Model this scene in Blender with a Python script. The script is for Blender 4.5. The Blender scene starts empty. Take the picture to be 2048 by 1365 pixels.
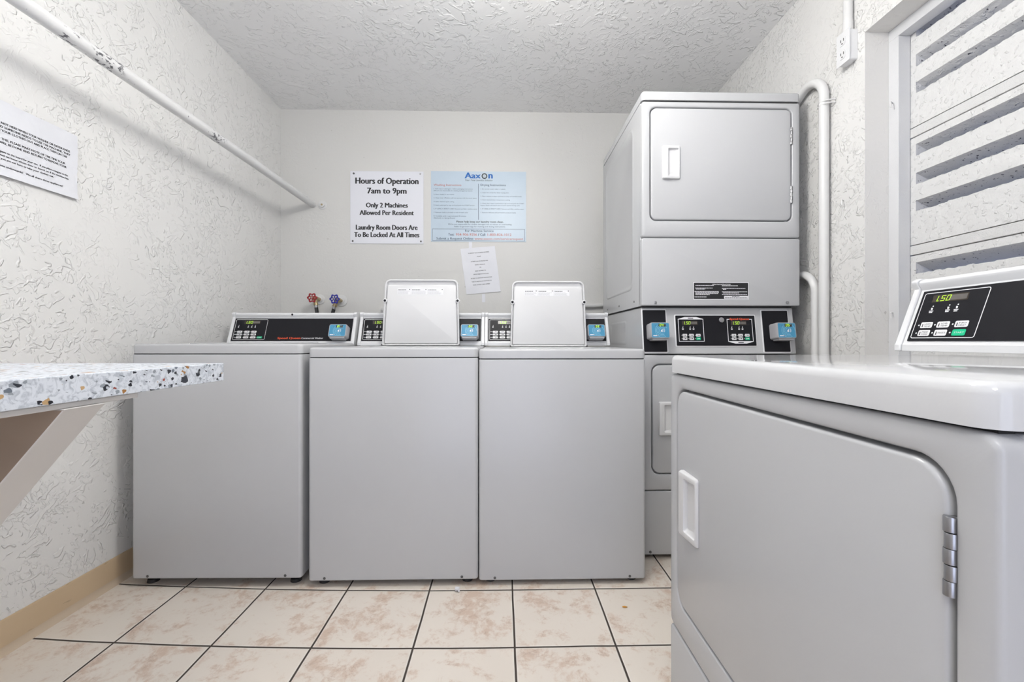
import bpy, bmesh, math, random
from math import sin, cos, pi, radians as R
from mathutils import Vector, Matrix
random.seed(7)
S = bpy.context.scene
C = S.collection

# ------------------------------------------------------------------ camera, world, lights, exposure
cd = bpy.data.cameras.new('camera'); cam = bpy.data.objects.new('camera', cd); C.objects.link(cam)
cd.sensor_fit = 'HORIZONTAL'; cd.sensor_width = 36; cd.lens = 850 / 2048 * 36
cd.clip_start = 0.02
cam.location = (0, 0, 0.945); cam.rotation_euler = (R(90), 0, R(-1.281))
S.camera = cam
S.view_settings.view_transform = 'Standard'; S.view_settings.look = 'None'
S.view_settings.exposure = 0.22; S.view_settings.gamma = 1; S.view_settings.use_curve_mapping = False

w = bpy.data.worlds.new('daylight'); S.world = w; w.use_nodes = True
bg = w.node_tree.nodes['Background']; bg.inputs[0].default_value = (0.46, 0.57, 1.0, 1); bg.inputs[1].default_value = 1.0

def area(name, loc, rot, sx, sy, power, col=(1, 1, 1)):
    l = bpy.data.lights.new(name, 'AREA'); l.shape = 'RECTANGLE'; l.size = sx; l.size_y = sy
    l.energy = power; l.color = col
    o = bpy.data.objects.new(name, l); C.objects.link(o); o.location = loc; o.rotation_euler = rot
    return o
LAMP = 33.5      # radiance of the two globe ceiling lamps, added light sources out of view (built at the end)
area('added_doorway_fill', (-0.1, -1.66, 1.15), (R(90), 0, 0), 1.2, 1.9, 9, (0.97, 0.985, 1.0))  # soft fill lamp added behind the camera, standing in for doorway light

# ------------------------------------------------------------------ node materials
class NT:
    def __init__(s, name):
        s.m = bpy.data.materials.new(name); s.m.use_nodes = True
        s.t = s.m.node_tree; s.b = s.t.nodes['Principled BSDF']
    def n(s, typ, **kw):
        x = s.t.nodes.new(typ)
        for k, v in kw.items():
            if k in x.inputs: s.set(x.inputs[k], v)
            else: setattr(x, k, v)
        return x
    def set(s, inp, v):
        if hasattr(v, 'is_linked') or hasattr(v, 'links'): s.t.links.new(v, inp)
        else: inp.default_value = v
    def math(s, op, a, b=0.0, c=0.0, clamp=False):
        x = s.t.nodes.new('ShaderNodeMath'); x.operation = op; x.use_clamp = clamp
        s.set(x.inputs[0], a); s.set(x.inputs[1], b); s.set(x.inputs[2], c)
        return x.outputs[0]
    def sstep(s, v, a, b, lo=0.0, hi=1.0):
        x = s.t.nodes.new('ShaderNodeMapRange'); x.interpolation_type = 'SMOOTHSTEP'
        s.set(x.inputs[0], v)
        for i, q in zip((1, 2, 3, 4), (a, b, lo, hi)): s.set(x.inputs[i], q)
        return x.outputs[0]
    def noise(s, vec, scale, detail=2, rough=.5, dist=0.0):
        x = s.t.nodes.new('ShaderNodeTexNoise')
        s.set(x.inputs['Vector'], vec); x.inputs['Scale'].default_value = scale
        x.inputs['Detail'].default_value = detail; x.inputs['Roughness'].default_value = rough
        x.inputs['Distortion'].default_value = dist
        return x.outputs['Fac']
    def coord(s): return s.n('ShaderNodeTexCoord').outputs['Object']
    def mapping(s, vec, scale=(1, 1, 1), loc=(0, 0, 0), rot=(0, 0, 0)):
        x = s.t.nodes.new('ShaderNodeMapping'); s.set(x.inputs['Vector'], vec)
        x.inputs['Scale'].default_value = scale; x.inputs['Location'].default_value = loc
        x.inputs['Rotation'].default_value = rot
        return x.outputs[0]
    def mix(s, f, a, b):
        x = s.t.nodes.new('ShaderNodeMix'); x.data_type = 'RGBA'
        s.set(x.inputs[0], f)
        s.set(x.inputs[6], (*a, 1) if isinstance(a, tuple) else a)
        s.set(x.inputs[7], (*b, 1) if isinstance(b, tuple) else b)
        return x.outputs[2]
    def bump(s, h, dist, strength=1.0):
        x = s.t.nodes.new('ShaderNodeBump'); s.set(x.inputs['Height'], h)
        x.inputs['Distance'].default_value = dist; x.inputs['Strength'].default_value = strength
        s.t.links.new(x.outputs[0], s.b.inputs['Normal'])
    def out(s, col=None, rough=None, **kw):
        if col is not None: s.set(s.b.inputs['Base Color'], (*col, 1) if isinstance(col, tuple) else col)
        if rough is not None: s.set(s.b.inputs['Roughness'], rough)
        for k, v in kw.items(): s.set(s.b.inputs[k.replace('_', ' ')], v)
        return s.m

def simple(name, col, rough=.4, metal=0.0, emit=None, es=0.0, var=0.03, bump=0.0, coat=0.0):
    q = NT(name); v = q.coord()
    n = q.noise(v, 14, 3)
    lo = tuple(c * (1 - var) for c in col); hi = tuple(min(1, c * (1 + var)) for c in col)
    q.out(q.mix(n, lo, hi), rough, Metallic=metal)
    if coat: q.out(Coat_Weight=coat, Coat_Roughness=.05)
    if emit: q.out(Emission_Color=(*emit, 1), Emission_Strength=es)
    if bump: q.bump(q.noise(v, 350, 2), bump)
    return q.m

def plaster(name, col, dist, rough=.42, seed=0.0, dens=.5, stretch=(1, 1, 1), fine=.12, rot=(0, 0, 0)):
    """hand trowelled plaster: short broken ridges and flattened flakes under satin paint"""
    q = NT(name); v0 = q.coord()
    v = q.mapping(q.mapping(v0, (1, 1, 1), (seed, seed * .7, seed * 1.3), rot), stretch)
    wob = q.n('ShaderNodeTexNoise', Vector=v, Scale=4.0, Detail=2.0)
    add = q.n('ShaderNodeVectorMath', operation='MULTIPLY_ADD')
    q.t.links.new(wob.outputs['Color'], add.inputs[0]); add.inputs[1].default_value = (.12, .12, .12); q.t.links.new(v, add.inputs[2])
    vv = add.outputs[0]
    area_m = q.sstep(q.noise(v0, 2.6, 2, .5), dens - .13, dens + .06)          # patches worked more or less
    def flakes(vec, sc, lo, wid, det=2, dist=.35):
        return q.sstep(q.noise(vec, sc, det, .5, dist), lo, lo + wid)
    va = q.mapping(vv, (1.6, .75, 1.6), (1.7, 0, 0), (0, 0, 0))
    vb = q.mapping(vv, (1, 1.5, .7), (0, 3.1, 0), (0, 0, 0))
    f1 = q.math('MULTIPLY', flakes(va, 19, .57, .045), flakes(v, 9, .44, .06, 1))
    f2 = q.math('MULTIPLY', flakes(vb, 30, .56, .05), flakes(v, 7, .48, .06, 1))
    f3 = q.math('MULTIPLY', flakes(vv, 52, .55, .07), flakes(v, 11, .47, .08, 1))
    n1 = q.noise(vv, 13, 2, .5, .3)
    r1 = q.math('MULTIPLY', q.sstep(q.math('ABSOLUTE', q.math('SUBTRACT', n1, .5)), .004, .034, 1, 0), flakes(v, 19, .55, .06, 1))
    h = q.math('MAXIMUM', q.math('MULTIPLY', f1, .9), q.math('MULTIPLY', f2, .65))
    h = q.math('MAXIMUM', h, q.math('MULTIPLY', f3, .5))
    h = q.math('MAXIMUM', h, r1)
    h = q.math('MULTIPLY', h, q.math('MULTIPLY_ADD', area_m, .75, .25))
    h = q.math('MULTIPLY_ADD', q.noise(v, 55, 3, .6), fine, h)
    h = q.math('MULTIPLY_ADD', q.noise(v, 3.5, 1), 1.0, h)
    sp = q.sstep(q.noise(v0, 45, 1), .80, .83)
    c = q.mix(q.noise(v0, 1.6, 3), tuple(x * .97 for x in col), tuple(min(1, x * 1.02) for x in col))
    q.out(q.mix(q.math('MULTIPLY', sp, .5), c, (.35, .33, .30)), rough)
    q.bump(h, dist)
    return q.m

def tile_mat():
    q = NT('floor_tiles'); v = q.coord()
    sep = q.n('ShaderNodeSeparateXYZ', Vector=v)
    x, y = sep.outputs[0], sep.outputs[1]
    xn = q.math('MINIMUM', x, 0.0)
    yy = q.math('SUBTRACT', y, q.math('MULTIPLY', q.math('MULTIPLY', xn, xn), .033))
    wob = q.math('MULTIPLY', q.math('SUBTRACT', q.noise(v, 5, 2), .5), .004)
    def joint(c, off, pitch):
        t = q.math('DIVIDE', q.math('ADD', q.math('SUBTRACT', c, off), wob), pitch)
        fr = q.math('FRACT', q.math('ADD', t, .5))
        cell = q.math('FLOOR', q.math('ADD', t, 0.0))
        d = q.math('MULTIPLY', q.math('ABSOLUTE', q.math('SUBTRACT', fr, .5)), pitch)
        return d, cell
    dx, cx = joint(x, .038, .3135); dy, cy = joint(yy, 1.309, .3025)
    d = q.math('MINIMUM', dx, dy)
    grout = q.sstep(d, .0022, .0040, 1, 0)
    # per tile offset of the marbling
    cmb = q.n('ShaderNodeCombineXYZ', X=q.math('MULTIPLY', cx, 3.7), Y=q.math('MULTIPLY', cy, 5.3), Z=q.math('MULTIPLY', q.math('ADD', cx, cy), 1.9))
    ad = q.n('ShaderNodeVectorMath', operation='ADD'); q.t.links.new(v, ad.inputs[0]); q.t.links.new(cmb.outputs[0], ad.inputs[1])
    tv = ad.outputs[0]
    n1 = q.noise(tv, 7.5, 12, .74, .3)
    n2 = q.noise(tv, 24, 8, .72, .8)
    pat = q.sstep(q.math('ADD', q.math('MULTIPLY', n1, .68), q.math('MULTIPLY', n2, .32)), .485, .60)
    vein = q.sstep(q.math('ABSOLUTE', q.math('SUBTRACT', q.noise(tv, 9, 9, .7, 1.5), .5)), 0, .025, 1, 0)
    base = q.mix(q.noise(tv, 3, 3), (.70, .63, .555), (.78, .72, .645))
    c = q.mix(q.math('MULTIPLY', pat, .75), base, (.57, .415, .315))
    c = q.mix(q.math('MULTIPLY', q.math('MULTIPLY', vein, pat), .5), c, (.40, .28, .21))
    c = q.mix(q.math('MULTIPLY', q.sstep(n2, .60, .72), .4), c, (.78, .75, .70))
    c = q.mix(q.math('MULTIPLY', q.sstep(d, .0045, .009, 1, 0), .45), c, (.86, .83, .78))
    c = q.mix(grout, c, (.045, .033, .026))
    q.out(c, q.math('MULTIPLY_ADD', grout, .5, .30))
    h = q.math('ADD', q.sstep(d, .0015, .006), q.math('MULTIPLY', n2, .18))
    q.bump(h, .0012)
    return q.m

def terrazzo():
    q = NT('terrazzo_laminate'); v = q.coord()
    base = q.mix(q.sstep(q.noise(v, 95, 3, .6, 1.0), .36, .56), (.50, .54, .60), (.74, .78, .84))
    c = base
    for sc, th, seed, w in ((38, .60, 0, .15), (60, .62, 4, .10), (105, .66, 9, .15)):
        mv = q.mapping(v, (1, 1, 1.25), (seed, seed * 2.1, seed * .6), (.4, .3, .9))
        vo = q.n('ShaderNodeTexVoronoi', Vector=mv, Scale=float(sc), Randomness=1.0, distance='MANHATTAN')
        nz = q.math('MULTIPLY_ADD', q.noise(mv, sc * 2.0, 2), .30, -.10)
        dd = q.math('ADD', vo.outputs['Distance'], nz)
        sepc = q.n('ShaderNodeSeparateColor'); q.t.links.new(vo.outputs['Color'], sepc.inputs[0])
        pick = q.math('GREATER_THAN', sepc.outputs[0], w)
        rad = q.math('MULTIPLY', sepc.outputs[1], th)
        m = q.math('MULTIPLY', q.math('LESS_THAN', dd, rad), pick)
        cr = q.n('ShaderNodeValToRGB'); cr.color_ramp.interpolation = 'CONSTANT'
        q.t.links.new(sepc.outputs[2], cr.inputs[0])
        el = cr.color_ramp.elements
        el[0].position = 0; el[0].color = (.012, .014, .022, 1)
        el[1].position = .30; el[1].color = (.30, .33, .37, 1)
        for p, cc in ((.52, (.40, .19, .05, 1)), (.60, (.03, .035, .05, 1)), (.70, (.55, .36, .18, 1)), (.77, (.60, .64, .70, 1)), (.93, (.30, .05, .03, 1)), (.95, (.16, .19, .23, 1))):
            e = el.new(p); e.color = cc
        c = q.mix(m, c, cr.outputs[0])
    q.out(c, .28)
    return q.m

def enamel(name, col, rough):
    q = NT(name); v = q.coord()
    n = q.noise(v, 4, 3)
    mark = q.sstep(q.noise(q.mapping(v, (30, 30, 170)), 1.0, 3, .6), .745, .77)
    low = q.sstep(q.n('ShaderNodeSeparateXYZ', Vector=v).outputs[2], .03, .30, .75, 0)
    c = q.mix(n, tuple(x * .975 for x in col), col)
    c = q.mix(q.math('MULTIPLY', mark, low), c, (.25, .25, .26))
    q.out(c, rough)
    q.bump(q.noise(v, 260, 2), .00006)
    return q.m

def rod_mat():
    q = NT('painted_rod'); v = q.coord()
    y = q.n('ShaderNodeSeparateXYZ', Vector=v).outputs[1]
    def win(c, w): return q.sstep(q.math('ABSOLUTE', q.math('SUBTRACT', y, c)), w * .5, w, 1, 0)
    m = q.math('ADD', win(1.42, .07), win(1.95, .06), clamp=True)
    m = q.math('ADD', m, win(1.30, .03), clamp=True)
    sp = q.sstep(q.noise(q.mapping(v, (1, .5, 1)), 110, 3, .6), .52, .60)
    tiny = q.sstep(q.noise(v, 90, 1), .78, .80)
    mm = q.math('MAXIMUM', q.math('MULTIPLY', sp, m), tiny)
    q.out(q.mix(mm, (.72, .72, .72), (.12, .12, .13)), .3)
    q.bump(q.noise(q.mapping(v, (1, .3, 1)), 40, 3), .0015)
    return q.m

def block_mat():
    q = NT('painted_concrete_block'); v = q.coord()
    pits = q.sstep(q.noise(q.mapping(v, (1, .7, 1)), 120, 2, .5), .655, .69)
    c = q.mix(pits, (.67, .67, .665), (.10, .10, .12))
    holes = q.sstep(q.noise(v, 22, 3), .45, .6)
    sep = q.n('ShaderNodeSeparateXYZ', Vector=v)
    inside = q.sstep(sep.outputs[0], .006, .010)      # unfilled pores are only left inside the slots
    c = q.mix(q.math('MULTIPLY', pits, inside), (.67, .67, .665), (.07, .07, .09))
    q.out(c, .55)
    h = q.math('MULTIPLY_ADD', q.noise(v, 34, 4, .6, .2), 1.2, q.math('MULTIPLY', q.sstep(q.noise(v, 60, 2, .5, .3), .58, .68), .35))
    q.bump(h, .0042)
    return q.m

def paper_mat(name, col):
    q = NT(name); v = q.coord()
    q.out(q.mix(q.noise(v, 12, 3), tuple(c * .97 for c in col), col), .6)
    q.bump(q.noise(v, 18, 2, .4, .5), .004)
    return q.m

def vinyl():
    q = NT('tan_vinyl'); v = q.coord()
    sc = q.sstep(q.noise(q.mapping(v, (1, .35, 1), rot=(.5, 0, 0)), 40, 3), .66, .74)
    c = q.mix(q.noise(v, 5, 3), (.56, .42, .27), (.64, .495, .33))
    q.out(q.mix(q.math('MULTIPLY', sc, .5), c, (.22, .15, .09)), .45)
    return q.m

M = {}
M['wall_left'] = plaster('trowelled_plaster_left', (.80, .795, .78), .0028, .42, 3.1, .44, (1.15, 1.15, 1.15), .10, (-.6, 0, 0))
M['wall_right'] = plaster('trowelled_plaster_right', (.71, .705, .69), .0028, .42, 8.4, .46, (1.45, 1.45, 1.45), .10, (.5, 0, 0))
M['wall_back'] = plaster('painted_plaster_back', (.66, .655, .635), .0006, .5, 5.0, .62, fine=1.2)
M['reveal'] = plaster('smooth_plaster_reveal', (.74, .73, .71), .0010, .5, 2.0, .6, fine=.6)
M['ceiling'] = plaster('trowelled_plaster_ceiling', (.87, .87, .87), .0034, .26, 1.3, .44, (.8, .8, .8), .10, (0, 0, .9))
M['floor'] = tile_mat()
M['terrazzo'] = terrazzo()
M['enamel'] = enamel('white_enamel', (.50, .505, .515), .24)
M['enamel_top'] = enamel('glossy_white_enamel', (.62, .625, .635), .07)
M['plastic'] = simple('white_plastic', (.72, .725, .735), .32, var=.01)
M['trim'] = simple('light_grey_trim', (.70, .71, .73), .3, var=.01)
M['lidp'] = simple('white_lid_plastic', (.66, .66, .665), .38, var=.01)
M['black'] = simple('black_overlay', (.009, .009, .012), .45, var=.05, bump=.00008); M['black'].node_tree.nodes['Principled BSDF'].inputs['Specular IOR Level'].default_value = .22
M['dark'] = simple('dark_gap', (.02, .02, .02), .7)
M['rubber'] = simple('black_rubber', (.02, .02, .02), .55)
M['white_ink'] = simple('white_ink', (.80, .80, .82), .5)
M['grey_ink'] = simple('grey_ink', (.42, .42, .43), .5)
M['black_ink'] = simple('black_ink', (.012, .012, .014), .45)
M['navy_ink'] = simple('navy_ink', (.03, .05, .11), .5)
M['red_ink'] = simple('red_ink', (.50, .13, .10), .5)
M['blue_ink'] = simple('blue_ink', (.01, .13, .45), .5)
M['orange_ink'] = simple('orange_red_ink', (.85, .10, .03), .5)
M['green_btn'] = simple('green_button', (.0, .50, .24), .4)
M['btn'] = simple('white_button', (.78, .78, .79), .4)
M['led_off'] = simple('display_window', (.055, .045, .035), .2)
M['led_grey'] = simple('dim_display_segments', (.12, .11, .10), .4)
M['led'] = simple('lit_segments', (.35, .7, .05), .4, emit=(.62, 1.0, .02), es=.55)
M['reader_blue'] = simple('reader_blue_face', (.055, .27, .45), .35, var=.15)
M['reader_ring'] = simple('reader_pale_blue', (.25, .52, .68), .35)
M['reader_grey'] = simple('reader_grey_housing', (.40, .40, .42), .4)
M['chrome'] = simple('brushed_steel', (.40, .40, .41), .3, metal=1.0)
M['brass'] = simple('weathered_brass', (.42, .34, .20), .4, metal=.8)
M['screw'] = simple('dark_screw', (.12, .12, .12), .4, metal=.6)
M['sign_white'] = simple('sign_white', (.76, .77, .82), .16, var=.01)
M['sign_blue'] = simple('sign_pale_blue', (.49, .59, .68), .35, var=.04)
M['paper'] = paper_mat('white_paper', (.76, .77, .81))
M['vinyl'] = vinyl()
M['vinyl_toe'] = simple('tan_vinyl_toe', (.58, .47, .35), .45)
M['brown_side'] = simple('brown_brace_side', (.30, .225, .165), .55, var=.12)
M['paint_wood'] = simple('painted_wood', (.70, .68, .66), .45, var=.03)
M['rod'] = rod_mat()
M['pvc'] = simple('painted_conduit', (.67, .67, .665), .3, var=.02)
M['block'] = block_mat()
M['mortar'] = simple('painted_mortar', (.67, .67, .665), .55, var=.03, bump=.002)
M['frame'] = simple('painted_window_frame', (.64, .645, .66), .4, var=.02, bump=.0006)
M['red_wheel'] = simple('red_handwheel', (.33, .012, .02), .35)
M['blue_wheel'] = simple('blue_handwheel', (.012, .015, .30), .35)
M['tub'] = simple('grey_tub', (.30, .31, .33), .35)
M['diff'] = simple('lamp_diffuser', (.9, .9, .88), .5, emit=(1, .985, .96), es=3.0)
M['orange'] = simple('orange_crumb', (.60, .28, .04), .6)

# ------------------------------------------------------------------ mesh tools
def link(o, parent=None):
    C.objects.link(o)
    if parent: o.parent = parent
    return o
def tag(o, label=None, cat=None, group=None, kind=None):
    if label: o['label'] = label
    if cat: o['category'] = cat
    if group: o['group'] = group
    if kind: o['kind'] = kind
    return o
def empty(name, loc, rz=0, label=None, cat=None, group=None):
    o = bpy.data.objects.new(name, None); o.empty_display_size = .05
    o.location = loc; o.rotation_euler = (0, 0, rz); C.objects.link(o)
    return tag(o, label, cat, group)

class MB:
    def __init__(s): s.v = []; s.f = []; s.m = []
    def add(s, vs, fs, mi=0):
        b = len(s.v); s.v += [tuple(p) for p in vs]
        for f in fs: s.f.append(tuple(b + i for i in f)); s.m.append(mi)
        return s
    def box(s, x0, x1, y0, y1, z0, z1, mi=0):
        vs = [(x, y, z) for x in (x0, x1) for y in (y0, y1) for z in (z0, z1)]
        return s.add(vs, [(0, 1, 3, 2), (4, 6, 7, 5), (0, 4, 5, 1), (2, 3, 7, 6), (0, 2, 6, 4), (1, 5, 7, 3)], mi)
    def loft(s, loops, c0=True, c1=True, mi=0):
        n = len(loops[0]); vs = [p for l in loops for p in l]; fs = []
        for k in range(len(loops) - 1):
            for i in range(n):
                j = (i + 1) % n
                fs.append((k * n + i, k * n + j, (k + 1) * n + j, (k + 1) * n + i))
        if c0: fs.append(tuple(range(n))[::-1])
        if c1: fs.append(tuple((len(loops) - 1) * n + i for i in range(n)))
        return s.add(vs, fs, mi)
    def tube(s, path, r, seg=16, cap=True, mi=0):
        path = [Vector(p) for p in path]; loops = []; up = None
        for i, p in enumerate(path):
            a = path[max(0, i - 1)]; b = path[min(len(path) - 1, i + 1)]
            t = (b - a).normalized()
            if up is None:
                up = t.orthogonal().normalized()
            up = (up - t * up.dot(t)).normalized(); sd = t.cross(up)
            rr = r[i] if isinstance(r, (list, tuple)) else r
            loops.append([p + (up * cos(2 * pi * k / seg) + sd * sin(2 * pi * k / seg)) * rr for k in range(seg)])
        return s.loft(loops, cap, cap, mi)
    def cyl(s, c, axis, r, h, seg=24, bev=0.0, mi=0):
        """disc/cylinder from c along axis"""
        c = Vector(c); a = Vector(axis).normalized(); u = a.orthogonal().normalized(); w_ = a.cross(u)
        prof = [(r, 0), (r, h - bev)]
        if bev: prof += [(r - bev * .3, h - bev * .3), (r - bev, h)]
        else: prof[-1] = (r, h)
        loops = [[c + a * hh + (u * cos(2 * pi * k / seg) + w_ * sin(2 * pi * k / seg)) * rr for k in range(seg)] for rr, hh in prof]
        return s.loft(loops, True, True, mi)
    def build(s, name, mats, parent=None, smooth=35, bevel=0.0):
        me = bpy.data.meshes.new(name); me.from_pydata(s.v, [], s.f)
        if not isinstance(mats, (list, tuple)): mats = [mats]
        for m in mats: me.materials.append(M[m] if isinstance(m, str) else m)
        me.polygons.foreach_set('material_index', s.m)
        bm = bmesh.new(); bm.from_mesh(me)
        bmesh.ops.recalc_face_normals(bm, faces=bm.faces); bm.to_mesh(me); bm.free()
        if smooth:
            me.shade_smooth(); me.set_sharp_from_angle(angle=R(smooth))
        o = bpy.data.objects.new(name, me); link(o, parent)
        if bevel:
            b = o.modifiers.new('bevel', 'BEVEL'); b.width = bevel; b.segments = 3; b.limit_method = 'ANGLE'; b.angle_limit = R(40)
            b.harden_normals = True
        return o

def rr(w_, h, r, n=6, cx=0, cy=0):
    pts = []
    for (sx, sy, a0) in ((1, 1, 0), (-1, 1, 90), (-1, -1, 180), (1, -1, 270)):
        for k in range(n + 1):
            a = R(a0 + 90 * k / n)
            pts.append((cx + sx * (w_ / 2 - r) + r * cos(a), cy + sy * (h / 2 - r) + r * sin(a)))
    return pts
def trap(wb, wt, y0, y1, rt, rb, n=6):
    """rounded trapezoid, same count as rr"""
    pts = []
    for (sx, top, a0) in ((1, 1, 0), (-1, 1, 90), (-1, 0, 180), (1, 0, 270)):
        wd = wt if top else wb; r = rt if top else rb; yy = (y1 - r) if top else (y0 + r)
        for k in range(n + 1):
            a = R(a0 + 90 * k / n)
            pts.append((sx * (wd / 2 - r) + r * cos(a), yy + r * sin(a)))
    return pts
def front(pts, y, cz=0): return [(x, y, z + cz) for x, z in pts]     # loop lying in the local XZ plane
def flat(pts, z): return [(x, y, z) for x, y in pts]

def slab_front(mb, w_, h, r, y_back, y_front, bev, cx=0, cz=0, n=6, mi=0):
    L = [front(rr(w_, h, r, n, cx, cz), y_back), front(rr(w_, h, r, n, cx, cz), y_front + bev)]
    for t in (30, 60, 90):
        a = R(t); i = bev * (1 - cos(a))
        L.append(front(rr(w_ - 2 * i, h - 2 * i, max(r - i, .0004), n, cx, cz), y_front + bev - bev * sin(a)))
    mb.loft(L, True, True, mi); return mb
def block_up(mb, w_, d, r, z0, z1, bev, cx=0, cy=0, n=6, mi=0, bot=0.0, cap1=True):
    L = []
    if bot: L += [flat(rr(w_ - 2 * bot, d - 2 * bot, max(r - bot, .0005), n, cx, cy), z0), flat(rr(w_, d, r, n, cx, cy), z0 + bot)]
    else: L += [flat(rr(w_, d, r, n, cx, cy), z0)]
    L.append(flat(rr(w_, d, r, n, cx, cy), z1 - bev))
    for t in (30, 60, 90):
        a = R(t); i = bev * (1 - cos(a))
        L.append(flat(rr(w_ - 2 * i, d - 2 * i, max(r - i, .0005), n, cx, cy), z1 - bev + bev * sin(a)))
    mb.loft(L, True, cap1, mi); return mb

# ---- text
_tc = {}
def text_geo(s, bold=0.0):
    k = (s, bold)
    if k in _tc: return _tc[k]
    cu = bpy.data.curves.new('t', 'FONT'); cu.body = s; cu.size = 1; cu.resolution_u = 2; cu.offset = bold
    ob = bpy.data.objects.new('t', cu); C.objects.link(ob)
    dg = bpy.context.evaluated_depsgraph_get()
    me = bpy.data.meshes.new_from_object(ob.evaluated_get(dg))
    vs = [(p.co.x, p.co.y) for p in me.vertices]; fs = [tuple(p.vertices) for p in me.polygons]
    bpy.data.objects.remove(ob); bpy.data.curves.remove(cu); bpy.data.meshes.remove(me)
    _tc[k] = (vs, fs); return _tc[k]
CAP = max(p[1] for p in text_geo('H')[0])

class Dec:
    """flat print on a surface: polygons in (u, v) of a frame, each layer a hair above the last"""
    def __init__(s, O, U, V, mats):
        s.O = Vector(O); s.U = Vector(U); s.V = Vector(V); s.N = s.U.cross(s.V).normalized(); s.mats = mats; s.mb = MB()
        s.warp = None
    def P(s, u, v, lay):
        if s.warp: u, v = s.warp(u, v)
        return s.O + s.U * u + s.V * v + s.N * (lay * .00025)
    def poly(s, pts, mat, lay=1): s.mb.add([s.P(u, v, lay) for u, v in pts], [tuple(range(len(pts)))], s.mats.index(mat)); return s
    def rect(s, u0, u1, v0, v1, mat, lay=1): return s.poly([(u0, v0), (u1, v0), (u1, v1), (u0, v1)], mat, lay)
    def rrect(s, u0, u1, v0, v1, r, mat, lay=1): return s.poly(rr(u1 - u0, v1 - v0, r, 4, (u0 + u1) / 2, (v0 + v1) / 2), mat, lay)
    def ring(s, outer, inner, mat, lay=1):
        n = len(outer)
        s.mb.add([s.P(*p, lay) for p in outer + inner], [(i, (i + 1) % n, n + (i + 1) % n, n + i) for i in range(n)], s.mats.index(mat)); return s
    def circ(s, u, v, r0, r1, mat, lay=1, seg=20, a0=0, a1=360):
        A = [R(a0 + (a1 - a0) * i / seg) for i in range(seg + 1)]
        if r0 <= 0: return s.poly([(u + r1 * cos(a), v + r1 * sin(a)) for a in A[:-1]], mat, lay)
        for a, b in zip(A, A[1:]):
            s.poly([(u + r0 * cos(a), v + r0 * sin(a)), (u + r1 * cos(a), v + r1 * sin(a)), (u + r1 * cos(b), v + r1 * sin(b)), (u + r0 * cos(b), v + r0 * sin(b))], mat, lay)
        return s
    def text(s, t, u0, u1, v, cap, mat, bold=0.0, lay=2, skew=0.0):
        if bold:      # heavier strokes: overprint the word a hair to each side
            q = bold * cap / CAP * 1.0
            for i, du in enumerate((-q, 0, q)): s.text(t, u0 + q + du, u1 - q + du, v, cap, mat, 0, lay + i * .15, skew)
            return s
        vs, fs = text_geo(t, 0)
        a = min(p[0] for p in vs); b = max(p[0] for p in vs); k = (u1 - u0) / (b - a); kv = cap / CAP
        s.mb.add([s.P(u0 + (p[0] - a) * k + skew * p[1] * kv, v + p[1] * kv, lay) for p in vs], fs, s.mats.index(mat)); return s
    def dashes(s, u0, u1, v, h, mat, lay=2, lo=.004, hi=.010, gap=.0016):
        u = u0
        while u < u1 - .001:
            e = min(u1, u + random.uniform(lo, hi)); s.rect(u, e, v, v + h, mat, lay); u = e + gap
        return s
    def seg7(s, ch, u, v, w_, h, mat, lay=3, t=None):
        t = t or w_ * .2; sk = .16
        on = {'0': 'abcdef', '1': 'ef', '2': 'abged', '3': 'abgcd', '4': 'fgbc', '5': 'afgcd', '8': 'abcdefg'}[ch]
        G = {'a': (0, h - t, w_, h), 'd': (0, 0, w_, t), 'g': (0, h / 2 - t / 2, w_, h / 2 + t / 2),
             'f': (0, h / 2, t, h), 'b': (w_ - t, h / 2, w_, h), 'e': (0, 0, t, h / 2), 'c': (w_ - t, 0, w_, h / 2)}
        for k in on:
            a, b, c, d = G[k]; q = t * .12
            s.poly([(u + x + sk * y, v + y) for x, y in ((a + q, b + q), (c - q, b + q), (c - q, d - q), (a + q, d - q))], mat, lay)
        return s
    def build(s, name, parent=None): return s.mb.build(name, s.mats, parent, smooth=0)

# ------------------------------------------------------------------ the room
XL, XR, YB, YF, ZC = -1.505, 1.36, 2.92, -1.6, 2.52
def struct(name, mb, m, **kw):
    o = mb.build(name, m, **kw); o['kind'] = 'structure'; return o
def grid_box(x0, x1, y0, y1, z0, z1): return MB().box(x0, x1, y0, y1, z0, z1)
struct('floor', grid_box(XL - .1, XR + .35, YF - .1, YB + .1, -.05, 0), 'floor')
struct('ceiling', grid_box(XL - .1, XR + .1, YF - .1, YB + .1, ZC, ZC + .05), 'ceiling')
struct('wall_left', grid_box(XL - .1, XL, YF - .1, YB + .1, 0, ZC), 'wall_left')
struct('wall_back', grid_box(XL, XR, YB, YB + .1, 0, ZC), 'wall_back')
# right wall with the window opening
WY0, WY1, WZ0, WZ1 = .28, 1.565, .78, 2.105
mb = MB()
mb.box(XR, XR + .25, WY1, YB + .1, 0, ZC)
mb.box(XR, XR + .25, YF - .1, WY0, 0, ZC)
mb.box(XR, XR + .25, WY0, WY1, WZ1, ZC)
mb.box(XR, XR + .25, WY0, WY1, 0, WZ0)
wr = struct('wall_right', mb, ['wall_right', 'reveal'])
for p in wr.data.polygons:
    c_ = p.center
    if c_.x > XR + .01 and WY0 - .01 < c_.y < WY1 + .01 and WZ0 - .01 < c_.z < WZ1 + .01: p.material_index = 1
# front wall (behind the camera) with a doorway opened to let in fill light
mb = MB()
mb.box(XL, -.75, YF - .1, YF, 0, ZC); mb.box(.55, XR, YF - .1, YF, 0, ZC); mb.box(-.75, .55, YF - .1, YF, 2.1, ZC)
struct('wall_front', mb, 'wall_right')
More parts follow.
